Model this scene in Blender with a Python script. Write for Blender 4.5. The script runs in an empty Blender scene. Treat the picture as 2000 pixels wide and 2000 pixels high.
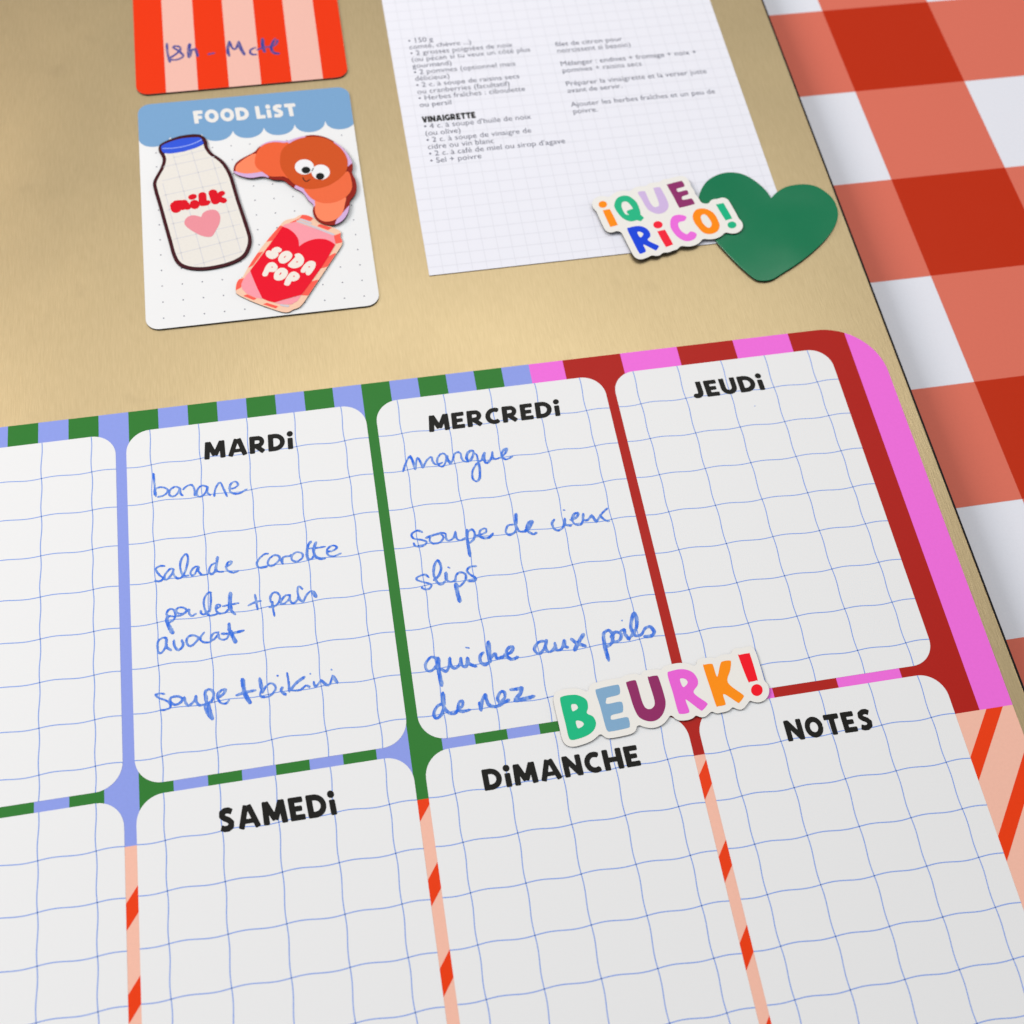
import bpy, math, random
import numpy as np
from mathutils import Matrix, Vector

# ------------------------------------------------------------------ camera, light, exposure
# Lengths below are written in cells of the planner's printed grid; U is the size of one cell in metres.
U = 0.0183
CAM_F = 2278.468
CAM_ROT = (0.462876, -0.0812215657, -0.15613678)
CAM_LOC = (-0.0150398816, -10.0568121, 21.4325946)

def rodrigues(r):
    r = np.array(r); t = np.linalg.norm(r); k = r / t
    K = np.array([[0, -k[2], k[1]], [k[2], 0, -k[0]], [-k[1], k[0], 0]])
    return np.eye(3) + math.sin(t) * K + (1 - math.cos(t)) * K @ K
R_CAM = rodrigues(CAM_ROT)

scene = bpy.context.scene
COL = scene.collection
cam_data = bpy.data.cameras.new("camera")
cam = bpy.data.objects.new("camera", cam_data)
COL.objects.link(cam)
cam_data.sensor_width = 36.0
cam_data.lens = CAM_F / 2000 * 36
M4 = Matrix([list(R_CAM[i]) + [0] for i in range(3)] + [[0, 0, 0, 1]])
M4.translation = Vector(CAM_LOC) * U
cam.matrix_world = M4
cam_data.clip_start = 0.01
cam_data.clip_end = 50
cam_data.dof.use_dof = True
cam_data.dof.focus_distance = 0.425
cam_data.dof.aperture_fstop = 10.5
cam_data.dof.aperture_blades = 7
scene.camera = cam

scene.view_settings.view_transform = 'Standard'
scene.view_settings.look = 'None'
scene.view_settings.exposure = 0.18
scene.view_settings.gamma = 1.0

world = bpy.data.worlds.new("World")
scene.world = world
world.use_nodes = True
wn = world.node_tree
bg = wn.nodes['Background']
bg.inputs['Color'].default_value = (0.80, 0.84, 0.92, 1)
bg.inputs['Strength'].default_value = 0.27

def area(name, loc, target, size, power, color, size_y=None):
    d = bpy.data.lights.new(name, 'AREA')
    d.shape = 'RECTANGLE'; d.size = size; d.size_y = size_y or size
    d.energy = power; d.color = color
    o = bpy.data.objects.new(name, d); COL.objects.link(o)
    o.location = loc
    o.rotation_euler = (Vector(target) - Vector(loc)).to_track_quat('-Z', 'Y').to_euler()
    return o
CEN = Vector((3, 2, 0)) * U
# soft daylight from a window on the left, bounce from the pale ceiling above, plus added fills from left, right and the camera side
area("window_light", (-1.25, 0.50, 1.05), Vector((3, 5, 0)) * U, 0.8, 17.5, (0.99, 0.99, 0.985), 0.7)
area("side_light", (1.5, 0.25, 0.32), Vector((12, 8, 0)) * U, 0.5, 3.0, (1.0, 0.90, 0.74), 0.3)  # added low light on the board's right side, for golden bounce onto the cloth
area("warm_fill_light", (-1.3, 1.35, 0.8), Vector((-3, 8, 0)) * U, 0.5, 4.0, (1.0, 0.46, 0.15), 0.5)  # added warm fill that tints the gold's reflection at left
area("ceiling_light", (0.22, 0.62, 1.30), Vector((4, 5, 0)) * U, 1.1, 7.0, (1.0, 0.99, 0.97), 0.7)
area("camera_fill_light", (-0.9, -0.9, 1.3), CEN, 0.8, 2.6, (1.0, 0.97, 0.93), 0.8)  # added soft fill from the camera side

# ------------------------------------------------------------------ geometry helpers (cell units)
def unproj(p, z=0.0):
    c = np.array(CAM_LOC)
    d = R_CAM @ np.array([p[0] - 1000, -(p[1] - 1000), -CAM_F])
    q = c + (z - c[2]) / d[2] * d
    return np.array([q[0], q[1]])

class View:
    """turns points read off an enlarged view of the photograph into places on a level surface at height z"""
    def __init__(s, x0, y0, k, z=0.0):
        s.x0, s.y0, s.k, s.z = x0, y0, k, z
    def __call__(s, pts):
        return [unproj((s.x0 + p[0] * s.k, s.y0 + p[1] * s.k), s.z) for p in pts]
    def scale(s, x, y):
        a, b, c = s([(x, y), (x + 10, y), (x, y + 10)])
        return (np.linalg.norm(b - a) + np.linalg.norm(c - a)) / 20

def smooth(pts, n=6, closed=True):
    """Catmull-Rom through the points; a third value 1 keeps a corner sharp"""
    P = [np.array(p[:2], float) for p in pts]
    S = [len(p) > 2 for p in pts]
    N = len(P); out = []
    for i in range(N if closed else N - 1):
        p1, p2 = P[i], P[(i + 1) % N]
        p0 = P[(i - 1) % N] if (closed or i > 0) else p1
        p3 = P[(i + 2) % N] if (closed or i + 2 < N) else p2
        if S[i]: p0 = p1
        if S[(i + 1) % N]: p3 = p2
        for t in range(n):
            t = t / n
            out.append(0.5 * ((2 * p1) + (p2 - p0) * t + (2 * p0 - 5 * p1 + 4 * p2 - p3) * t * t + (3 * p1 - p0 - 3 * p2 + p3) * t ** 3))
    if not closed: out.append(P[-1])
    return [tuple(o) for o in out]

def circle(cx, cy, rx, ry=None, rot=0.0, n=28):
    ry = ry or rx
    return [(cx + rx * math.cos(a) * math.cos(rot) - ry * math.sin(a) * math.sin(rot),
             cy + rx * math.cos(a) * math.sin(rot) + ry * math.sin(a) * math.cos(rot))
            for a in [2 * math.pi * i / n for i in range(n)]]

def rrect(x0, y0, x1, y1, r, n=10):
    o = []
    for cx, cy, a0 in ((x1 - r, y1 - r, 0), (x0 + r, y1 - r, 90), (x0 + r, y0 + r, 180), (x1 - r, y0 + r, 270)):
        for i in range(n + 1):
            a = math.radians(a0 + 90 * i / n)
            o.append((cx + r * math.cos(a), cy + r * math.sin(a)))
    return o

# --- distance fields and their contours
def grid(b, st):
    xs = np.arange(b[0], b[2] + st, st); ys = np.arange(b[1], b[3] + st, st)
    return np.meshgrid(xs, ys)

def f_poly(X, Y, poly):
    P = np.array(poly, float); Q = np.roll(P, -1, 0)
    d2 = np.full(X.shape, 1e9); inside = np.zeros(X.shape, bool)
    for (ax, ay), (bx, by) in zip(P, Q):
        ex, ey = bx - ax, by - ay; L = ex * ex + ey * ey
        if L < 1e-14: continue
        t = np.clip(((X - ax) * ex + (Y - ay) * ey) / L, 0, 1)
        d2 = np.minimum(d2, (X - ax - t * ex) ** 2 + (Y - ay - t * ey) ** 2)
        c = (ay > Y) != (by > Y)
        if abs(ey) > 1e-12:
            inside ^= c & (X < ax + (Y - ay) * ex / ey)
    d = np.sqrt(d2)
    return np.where(inside, -d, d)

def f_ink(X, Y, pts, rad):
    d = np.full(X.shape, 1e9)
    if len(pts) == 1:
        return np.hypot(X - pts[0][0], Y - pts[0][1]) - rad[0]
    for (a, b, ra, rb) in zip(pts[:-1], pts[1:], rad[:-1], rad[1:]):
        ex, ey = b[0] - a[0], b[1] - a[1]; L = max(ex * ex + ey * ey, 1e-12)
        t = np.clip(((X - a[0]) * ex + (Y - a[1]) * ey) / L, 0, 1)
        d = np.minimum(d, np.hypot(X - a[0] - t * ex, Y - a[1] - t * ey) - (ra + (rb - ra) * t))
    return d

def f_bar(X, Y, a, b, w, r):
    """a straight stroke with flat, slightly rounded ends"""
    ex, ey = b[0] - a[0], b[1] - a[1]; L = math.hypot(ex, ey); ux, uy = ex / L, ey / L
    s = (X - a[0]) * ux + (Y - a[1]) * uy; t = -(X - a[0]) * uy + (Y - a[1]) * ux
    qx = np.abs(s - L / 2) - (L / 2 - r); qy = np.abs(t) - (w / 2 - r)
    return np.hypot(np.maximum(qx, 0), np.maximum(qy, 0)) + np.minimum(np.maximum(qx, qy), 0) - r

def simplify(pts, tol):
    if len(pts) < 8: return pts
    P = np.array(pts)
    far = int(np.argmax(np.hypot(*(P - P[0]).T)))
    def dp(a):
        keep = [0, len(a) - 1]; st = [(0, len(a) - 1)]
        while st:
            i, j = st.pop()
            if j - i < 2: continue
            d = a[j] - a[i]; L = math.hypot(*d) or 1e-9
            e = np.abs(d[0] * (a[i + 1:j, 1] - a[i, 1]) - d[1] * (a[i + 1:j, 0] - a[i, 0])) / L
            k = int(np.argmax(e))
            if e[k] > tol:
                k += i + 1; keep.append(k); st += [(i, k), (k, j)]
        return [tuple(a[k]) for k in sorted(set(keep))]
    A = dp(P[:far + 1]); B = dp(np.vstack([P[far:], P[:1]]))
    return A[:-1] + B[:-1]

def contours(X, Y, F, tol=0.0012):
    F = F.copy(); F[0, :] = F[-1, :] = 1; F[:, 0] = F[:, -1] = 1
    F[np.abs(F) < 1e-9] = 1e-9
    I = F < 0
    code = I[:-1, :-1] * 1 + I[:-1, 1:] * 2 + I[1:, 1:] * 4 + I[1:, :-1] * 8
    T = {1: [(3, 0)], 2: [(0, 1)], 3: [(3, 1)], 4: [(1, 2)], 5: [(3, 2), (1, 0)], 6: [(0, 2)], 7: [(3, 2)], 8: [(2, 3)], 9: [(2, 0)],
         10: [(0, 3), (2, 1)], 11: [(2, 1)], 12: [(1, 3)], 13: [(1, 0)], 14: [(0, 3)]}
    nxt = {}; pos = {}
    for j, i in np.argwhere((code > 0) & (code < 15)):
        def key(e):
            return {0: ('h', j, i), 1: ('v', j, i + 1), 2: ('h', j + 1, i), 3: ('v', j, i)}[e]
        for a, b in T[int(code[j, i])]:
            for k in (key(a), key(b)):
                if k not in pos:
                    jj, ii = k[1], k[2]
                    j2, i2 = (jj, ii + 1) if k[0] == 'h' else (jj + 1, ii)
                    t = F[jj, ii] / (F[jj, ii] - F[j2, i2])
                    pos[k] = (float(X[jj, ii] + t * (X[j2, i2] - X[jj, ii])), float(Y[jj, ii] + t * (Y[j2, i2] - Y[jj, ii])))
            nxt[key(a)] = key(b)
    loops = []
    while nxt:
        s = next(iter(nxt)); L = []; k = s
        while k in nxt:
            L.append(pos[k]); k = nxt.pop(k)
        if len(L) > 5: loops.append(simplify(L, tol))
    return loops

def loop_area(L):
    P = np.array(L); Q = np.roll(P, -1, 0)
    return 0.5 * float(np.sum(P[:, 0] * Q[:, 1] - P[:, 1] * Q[:, 0]))

# --- meshes and objects
def mesh_fill(name, loops, z0, z1=None, bevel=0.0):
    """loops (holes included) filled flat at z0, or extruded from z0 to z1"""
    cu = bpy.data.curves.new(name, 'CURVE'); cu.dimensions = '2D'; cu.fill_mode = 'BOTH' if z1 is not None else 'FRONT'
    K = 10.0
    for L in loops:
        sp = cu.splines.new('POLY'); sp.points.add(len(L) - 1)
        for k, p in enumerate(L): sp.points[k].co = (p[0] * K, p[1] * K, 0, 1)
        sp.use_cyclic_u = True
    zc = z0
    if z1 is not None:
        zc = (z0 + z1) / 2
        cu.extrude = (z1 - z0) / 2 * K - bevel * K
        if bevel:
            cu.bevel_depth = bevel * K; cu.bevel_resolution = 2; cu.offset = -bevel * K
    ob = bpy.data.objects.new(name, cu); COL.objects.link(ob)
    dg = bpy.context.evaluated_depsgraph_get()
    me = bpy.data.meshes.new_from_object(ob.evaluated_get(dg))
    bpy.data.objects.remove(ob); bpy.data.curves.remove(cu)
    me.name = name
    n = len(me.vertices); co = np.empty(n * 3); me.vertices.foreach_get('co', co); co = co.reshape(n, 3)
    co = co / K; co[:, 2] += zc
    me.vertices.foreach_set('co', co.ravel())
    return me

def mesh_polys(name, polys, z):
    """flat convex polygons at height z; polys = [(points, material index)]"""
    V = []; F = []; mi = []
    for p, m in polys:
        if len(p) < 3: continue
        if loop_area(p) < 0: p = p[::-1]
        F.append(tuple(range(len(V), len(V) + len(p)))); V += [(q[0], q[1], z) for q in p]; mi.append(m)
    me = bpy.data.meshes.new(name); me.from_pydata(V, [], F)
    for f, m in zip(me.polygons, mi): f.material_index = m
    return me

def clip(poly, convex):
    """clip a polygon to a convex counter-clockwise region"""
    out = [tuple(p) for p in poly]
    n = len(convex)
    for i in range(n):
        a, b = convex[i], convex[(i + 1) % n]
        if abs(a[0] - b[0]) + abs(a[1] - b[1]) < 1e-9: continue
        side = lambda p: (b[0] - a[0]) * (p[1] - a[1]) - (b[1] - a[1]) * (p[0] - a[0])
        src, out = out, []
        for k in range(len(src)):
            p, q = src[k], src[(k + 1) % len(src)]
            sp, sq = side(p), side(q)
            if sp >= 0: out.append(p)
            if (sp >= 0) != (sq >= 0):
                t = sp / (sp - sq); out.append((p[0] + t * (q[0] - p[0]), p[1] + t * (q[1] - p[1])))
        if not out: return []
    return out

def thing(name, loc, label, cat, group=None):
    o = bpy.data.objects.new(name, None); COL.objects.link(o)
    o.empty_display_size = 0.01
    o.location = Vector(loc) * U
    o['label'] = label; o['category'] = cat
    if group: o['group'] = group
    o['org'] = [float(v) for v in loc]
    return o

def part(name, me, mats, parent, label=None, smooth_shade=False):
    """links a mesh given in cells as a part; its own origin sits at its middle"""
    idx = [f.material_index for f in me.polygons] if isinstance(mats, list) else None
    me.materials.clear()
    for m in (mats if isinstance(mats, (list, tuple)) else [mats]): me.materials.append(m)
    if idx:
        for f, i in zip(me.polygons, idx): f.material_index = i
    n = len(me.vertices); co = np.empty(n * 3); me.vertices.foreach_get('co', co); co = co.reshape(n, 3)
    mid = (co.max(0) + co.min(0)) / 2; mid[2] = co[:, 2].min()
    co = (co - mid) * U
    me.vertices.foreach_set('co', co.ravel()); me.update()
    o = bpy.data.objects.new(name, me); COL.objects.link(o)
    o['org'] = [float(v) for v in mid]
    if parent is not None:
        o.parent = parent
        o.location = (Vector(mid) - Vector(parent['org'])) * U
    else:
        o.location = Vector(mid) * U
    if label: o['label'] = label
    return o

# ------------------------------------------------------------------ materials
def lin(c):
    return tuple(((v / 255) / 12.92 if v / 255 <= 0.04045 else ((v / 255 + 0.055) / 1.055) ** 2.4) for v in c) + (1,)

def print_mat(name, rgb, rough=0.42, var=0.04, k=1.0, spec=0.14):
    """printed colour on coated sheet: faint mottling of tone and gloss"""
    m = bpy.data.materials.new(name); m.use_nodes = True
    nt = m.node_tree; b = nt.nodes['Principled BSDF']
    c = lin(rgb); c = tuple(min(1, v * k) for v in c[:3]) + (1,)
    tc = nt.nodes.new('ShaderNodeTexCoord')
    n = nt.nodes.new('ShaderNodeTexNoise'); n.inputs['Scale'].default_value = 900; n.inputs['Detail'].default_value = 3
    nt.links.new(tc.outputs['Object'], n.inputs['Vector'])
    mx = nt.nodes.new('ShaderNodeMix'); mx.data_type = 'RGBA'
    mx.inputs[6].default_value = tuple(v * (1 - var) for v in c[:3]) + (1,)
    mx.inputs[7].default_value = tuple(min(1, v * (1 + var)) for v in c[:3]) + (1,)
    nt.links.new(n.outputs['Fac'], mx.inputs[0])
    nt.links.new(mx.outputs[2], b.inputs['Base Color'])
    n2 = nt.nodes.new('ShaderNodeTexNoise'); n2.inputs['Scale'].default_value = 60; n2.inputs['Detail'].default_value = 2
    nt.links.new(tc.outputs['Object'], n2.inputs['Vector'])
    mr = nt.nodes.new('ShaderNodeMapRange'); mr.inputs['To Min'].default_value = rough - 0.05; mr.inputs['To Max'].default_value = rough + 0.05
    nt.links.new(n2.outputs['Fac'], mr.inputs['Value']); nt.links.new(mr.outputs['Result'], b.inputs['Roughness'])
    b.inputs['Specular IOR Level'].default_value = spec
    return m

def ink_mat(name, dark, light, amin=0.55, scale=260):
    """dry-erase marker: streaky, part see-through ink"""
    m = bpy.data.materials.new(name); m.use_nodes = True
    nt = m.node_tree; b = nt.nodes['Principled BSDF']
    tc = nt.nodes.new('ShaderNodeTexCoord')
    mp = nt.nodes.new('ShaderNodeMapping'); mp.inputs['Rotation'].default_value = (0, 0, 0.35); mp.inputs['Scale'].default_value = (2.6, 1, 1)
    nt.links.new(tc.outputs['Object'], mp.inputs['Vector'])
    n = nt.nodes.new('ShaderNodeTexNoise'); n.inputs['Scale'].default_value = scale; n.inputs['Detail'].default_value = 5; n.inputs['Roughness'].default_value = 0.65
    nt.links.new(mp.outputs['Vector'], n.inputs['Vector'])
    r = nt.nodes.new('ShaderNodeValToRGB')
    r.color_ramp.elements[0].position = 0.38; r.color_ramp.elements[0].color = lin(light)
    r.color_ramp.elements[1].position = 0.62; r.color_ramp.elements[1].color = lin(dark)
    nt.links.new(n.outputs['Fac'], r.inputs['Fac']); nt.links.new(r.outputs['Color'], b.inputs['Base Color'])
    mr = nt.nodes.new('ShaderNodeMapRange'); mr.inputs['From Min'].default_value = 0.3; mr.inputs['From Max'].default_value = 0.62
    mr.inputs['To Min'].default_value = amin; mr.inputs['To Max'].default_value = 0.95
    nt.links.new(n.outputs['Fac'], mr.inputs['Value']); nt.links.new(mr.outputs['Result'], b.inputs['Alpha'])
    b.inputs['Roughness'].default_value = 0.6
    b.inputs['Specular IOR Level'].default_value = 0.2
    return m

def gold_mat():
    m = bpy.data.materials.new("brushed_gold_metal"); m.use_nodes = True
    nt = m.node_tree; b = nt.nodes['Principled BSDF']
    tc = nt.nodes.new('ShaderNodeTexCoord')
    mp = nt.nodes.new('ShaderNodeMapping'); mp.inputs['Scale'].default_value = (9, 0.7, 1)
    nt.links.new(tc.outputs['Object'], mp.inputs['Vector'])
    n = nt.nodes.new('ShaderNodeTexNoise'); n.inputs['Scale'].default_value = 260; n.inputs['Detail'].default_value = 4
    nt.links.new(mp.outputs['Vector'], n.inputs['Vector'])
    blot = nt.nodes.new('ShaderNodeTexNoise'); blot.inputs['Scale'].default_value = 16; blot.inputs['Detail'].default_value = 5
    nt.links.new(tc.outputs['Object'], blot.inputs['Vector'])
    a = nt.nodes.new('ShaderNodeMix'); a.data_type = 'RGBA'
    a.inputs[6].default_value = (0.49, 0.375, 0.200, 1); a.inputs[7].default_value = (0.62, 0.49, 0.280, 1)
    nt.links.new(n.outputs['Fac'], a.inputs[0])
    # faint finger marks and dull spots
    sp = nt.nodes.new('ShaderNodeTexNoise'); sp.inputs['Scale'].default_value = 70; sp.inputs['Detail'].default_value = 2
    nt.links.new(tc.outputs['Object'], sp.inputs['Vector'])
    rs = nt.nodes.new('ShaderNodeValToRGB'); rs.color_ramp.elements[0].position = 0.64; rs.color_ramp.elements[1].position = 0.76
    rs.color_ramp.elements[0].color = (0, 0, 0, 1); rs.color_ramp.elements[1].color = (1, 1, 1, 1)
    nt.links.new(sp.outputs['Fac'], rs.inputs['Fac'])
    mm = nt.nodes.new('ShaderNodeMath'); mm.operation = 'MULTIPLY'; mm.inputs[1].default_value = 0.18
    nt.links.new(rs.outputs['Color'], mm.inputs[0])
    c = nt.nodes.new('ShaderNodeMix'); c.data_type = 'RGBA'; c.inputs[7].default_value = (0.40, 0.30, 0.17, 1)
    nt.links.new(mm.outputs[0], c.inputs[0]); nt.links.new(a.outputs[2], c.inputs[6])
    nt.links.new(c.outputs[2], b.inputs['Base Color'])
    b.inputs['Metallic'].default_value = 0.8
    mr = nt.nodes.new('ShaderNodeMapRange'); mr.inputs['To Min'].default_value = 0.36; mr.inputs['To Max'].default_value = 0.52
    nt.links.new(blot.outputs['Fac'], mr.inputs['Value']); nt.links.new(mr.outputs['Result'], b.inputs['Roughness'])
    b.inputs['Anisotropic'].default_value = 0.3
    bm = nt.nodes.new('ShaderNodeBump'); bm.inputs['Strength'].default_value = 0.22; bm.inputs['Distance'].default_value = 0.0002
    nt.links.new(n.outputs['Fac'], bm.inputs['Height']); nt.links.new(bm.outputs['Normal'], b.inputs['Normal'])
    return m

M = {}
def C(name, rgb, **k):
    if name not in M: M[name] = print_mat(name, rgb, **k)
    return M[name]
C('white_board', (230, 231, 231), rough=0.40, var=0.006)
C('paper_white', (231, 232, 240), rough=0.7, var=0.01, spec=0.2)
C('sticker_white', (232, 230, 224), rough=0.45, var=0.01)
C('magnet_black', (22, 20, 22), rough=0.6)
C('planner_green', (46, 120, 46)); C('planner_blue', (138, 154, 226)); C('planner_pink', (235, 108, 216)); C('planner_red', (172, 28, 18))
C('planner_peach', (240, 186, 165)); C('planner_orange', (232, 60, 8))
C('grid_blue', (122, 156, 228)); C('title_black', (20, 19, 15), rough=0.45, spec=0.15)
M['marker_blue'] = ink_mat('marker_blue', (36, 106, 228), (104, 158, 238), amin=0.38)
M['marker_faint'] = ink_mat('marker_faint', (45, 60, 150), (90, 100, 170), amin=0.35)

# ------------------------------------------------------------------ the metal board and the cloth beside it
HB = 0.8   # thickness of the board above the cloth
board = thing('metal_board', (-4, 2, -HB), "gold-coloured brushed metal panel under all the magnets", "metal board")
GOLD = gold_mat()
BX = 11.93
me = mesh_fill('metal_panel', [rrect(-21, -17, BX, 23, 0.25)], -HB + 0.02, 0.0, bevel=0.02)
part('metal_panel', me, GOLD, board)
me = mesh_fill('panel_backing', [rrect(-20.9, -16.9, BX - 0.08, 22.9, 0.25)], -HB + 0.0005, -HB + 0.02)
part('panel_backing', me, C('magnet_black', None), board)

shadow_strip = [(BX - .05, -16.7), (BX + .05, -16.7), (BX + .05, 22.7), (BX - .05, 22.7)]  # dark strip standing in for the contact shadow along the board's right edge
part('edge_shadow_strip', mesh_fill('edge_shadow_strip', [shadow_strip], -.065, -.022), C('magnet_black', None), board)

ZC = -HB
CX0, CY0, CS = 13.965, 8.79, 3.085
cloth = thing('gingham_cloth', (20, 4, ZC - 0.03), "red and white large-check gingham cloth showing past the metal board's right edge", "tablecloth")
me = mesh_polys('cloth_sheet', [([(8, -26), (44, -26), (44, 40), (8, 40)], 0)], ZC - 0.02)
def cloth_mat(name, rgb, k=1.0):
    m = print_mat(name, rgb, rough=0.38, var=0.03, k=k); nt = m.node_tree; b = nt.nodes['Principled BSDF']
    w = nt.nodes.new('ShaderNodeTexNoise'); w.inputs['Scale'].default_value = 45
    bm = nt.nodes.new('ShaderNodeBump'); bm.inputs['Strength'].default_value = 0.05; bm.inputs['Distance'].default_value = 0.001
    nt.links.new(w.outputs['Fac'], bm.inputs['Height']); nt.links.new(bm.outputs['Normal'], b.inputs['Normal'])
    return m
cw, cm_, cd = cloth_mat('gingham_white', (226, 228, 236)), cloth_mat('gingham_mid', (216, 112, 92)), cloth_mat('gingham_deep', (186, 44, 8))
part('cloth_sheet', me, cw, cloth)
# the checks: odd columns deep/mid, even columns mid/white
cells = []
for i in range(-2, 10):
    for j in range(-11, 10):
        x0, y0 = CX0 + (i - 1) * CS, CY0 + j * CS
        colB, rowB = (i % 2 == 1), (j % 2 == 1)    # column right of CX0 is i=1
        # row just above CY0 (j=0): white in even columns, mid in odd ones
        if not colB: mt = 0 if not rowB else 1
        else: mt = 1 if not rowB else 2
        if mt: cells.append(([(x0, y0), (x0 + CS, y0), (x0 + CS, y0 + CS), (x0, y0 + CS)], mt - 1))
me = mesh_polys('check', cells, ZC - 0.017)
part('checks', me, [cm_, cd], cloth)

# ------------------------------------------------------------------ writing
# letters of the rounded display hand, drawn as strokes in a box one unit high
def arc(cx, cy, rx, ry, a0, a1, n=10):
    return [(cx + rx * math.cos(math.radians(a0 + (a1 - a0) * i / n)), cy + ry * math.sin(math.radians(a0 + (a1 - a0) * i / n))) for i in range(n + 1)]
GL = {
 'M': (1.12, [([(.14, 0), (.19, 1)], .28), ([(.20, .97), (.56, .18)], .27), ([(.56, .18), (.92, .97)], .27), ([(.93, 1), (.98, 0)], .28)]),
 'A': (1.02, [([(.12, 0), (.46, .98)], .26), ([(.90, 0), (.56, .98)], .26), ([(.28, .30), (.74, .30)], .20)]),
 'R': (.86, [([(.14, 0), (.14, 1)], .28), ([(.1, .87), (.42, .87)] + arc(.44, .65, .22, .22, 80, -80) + [(.40, .43), (.14, .41)], .25), ([(.32, .44), (.74, .05)], .26)]),
 'D': (.90, [([(.14, 0), (.14, 1)], .28), ([(.1, .87), (.36, .87)] + arc(.36, .5, .40, .37, 80, -80) + [(.34, .13), (.1, .13)], .26)]),
 'E': (.70, [([(.14, 0), (.14, 1)], .28), ([(.05, .875), (.67, .875)], .25), ([(.05, .5), (.60, .5)], .23), ([(.05, .125), (.69, .125)], .25)]),
 'i': (.30, [([(.15, 0), (.15, .66)], .28), ([(.15, .89)], .33)]),
 'C': (.80, [(arc(.50, .5, .36, .375, 55, 305, 16), .26)]),
 'J': (.64, [([(.48, 1), (.48, .36)] + arc(.28, .34, .20, .21, 0, -130, 8), .28)]),
 'U': (.86, [([(.14, 1), (.14, .42)] + arc(.43, .42, .29, .29, 180, 360, 12) + [(.72, .42), (.72, 1)], .27)]),
 'N': (.90, [([(.14, 0), (.14, 1)], .27), ([(.14, .93), (.76, .07)], .27), ([(.76, 0), (.76, 1)], .27)]),
 'S': (.74, [([(.66, .80), (.52, .88), (.36, .88), (.21, .80), (.19, .66), (.30, .56), (.46, .48), (.57, .36), (.54, .20), (.40, .12), (.24, .12), (.08, .18)], .26)]),
 'H': (.92, [([(.14, 0), (.14, 1)], .28), ([(.78, 0), (.78, 1)], .28), ([(.1, .49), (.8, .49)], .24)]),
 'O': (.94, [(arc(.47, .5, .335, .375, 0, 360, 26), .26)]),
 'T': (.78, [([(0, .87), (.78, .87)], .26), ([(.39, 0), (.39, .9)], .28)]),
 'F': (.64, [([(.14, 0), (.14, 1)], .28), ([(.05, .87), (.64, .87)], .26), ([(.05, .47), (.56, .47)], .23)]),
 'L': (.62, [([(.14, 0), (.14, 1)], .28), ([(.05, .13), (.62, .13)], .26)]),
 'V': (.86, [([(.12, 1), (.40, .02)], .27), ([(.74, 1), (.46, .02)], .27)]),
 'I': (.28, [([(.14, 0), (.14, 1)], .28)]),
 'G': (.86, [(arc(.48, .5, .35, .375, 50, 340, 18), .26), ([(.48, .42), (.84, .42)], .22)]),
}
def display_text(text, gap=.12, bold=1.0):
    """loops of a word in unit-height letters and its width"""
    x = 0; loops = []
    for ch in text:
        if ch == ' ': x += .36; continue
        w, strokes = GL[ch]
        X, Y = grid((x - .2, -.15, x + w + .2, 1.18), .022)
        F = np.full(X.shape, 1e9)
        for pts, sw in strokes:
            pts = [(p[0] + x, p[1]) for p in pts]; sw = sw * bold
            if len(pts) == 1: F = np.minimum(F, np.hypot(X - pts[0][0], Y - pts[0][1]) - sw / 2)
            else:
                n = len(pts) - 1
                for k in range(n):
                    r = .06 if n == 1 else .03
                    F = np.minimum(F, f_bar(X, Y, pts[k], pts[k + 1], sw, r))
                for p in pts[1:-1]: F = np.minimum(F, np.hypot(X - p[0], Y - p[1]) - sw / 2)
        loops += contours(X, Y, F, .004)
        x += w + gap
    return loops, x - gap

def place(loops, w, bl, br, tl):
    bl, br, tl = map(np.array, (bl, br, tl))
    u = (br - bl) / w; v = tl - bl
    return [[tuple(bl + u * p[0] + v * p[1]) for p in L] for L in loops]

def font_loops_mesh(text, x, y, size, z, sx=1.0, thin=0.0):
    cu = bpy.data.curves.new('text', 'FONT'); cu.body = text; cu.size = 10; cu.offset = thin
    cu.resolution_u = 3
    ob = bpy.data.objects.new('text', cu); COL.objects.link(ob)
    me = bpy.data.meshes.new_from_object(ob.evaluated_get(bpy.context.evaluated_depsgraph_get()))
    bpy.data.objects.remove(ob); bpy.data.curves.remove(cu)
    n = len(me.vertices); co = np.empty(n * 3); me.vertices.foreach_get('co', co); co = co.reshape(n, 3)
    w = co[:, 0].max()
    co = co / 10 * size; co[:, 0] = co[:, 0] * sx + x; co[:, 1] += y; co[:, 2] = z
    me.vertices.foreach_set('co', co.ravel()); me.update()
    return me, w / 10 * size * sx

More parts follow.
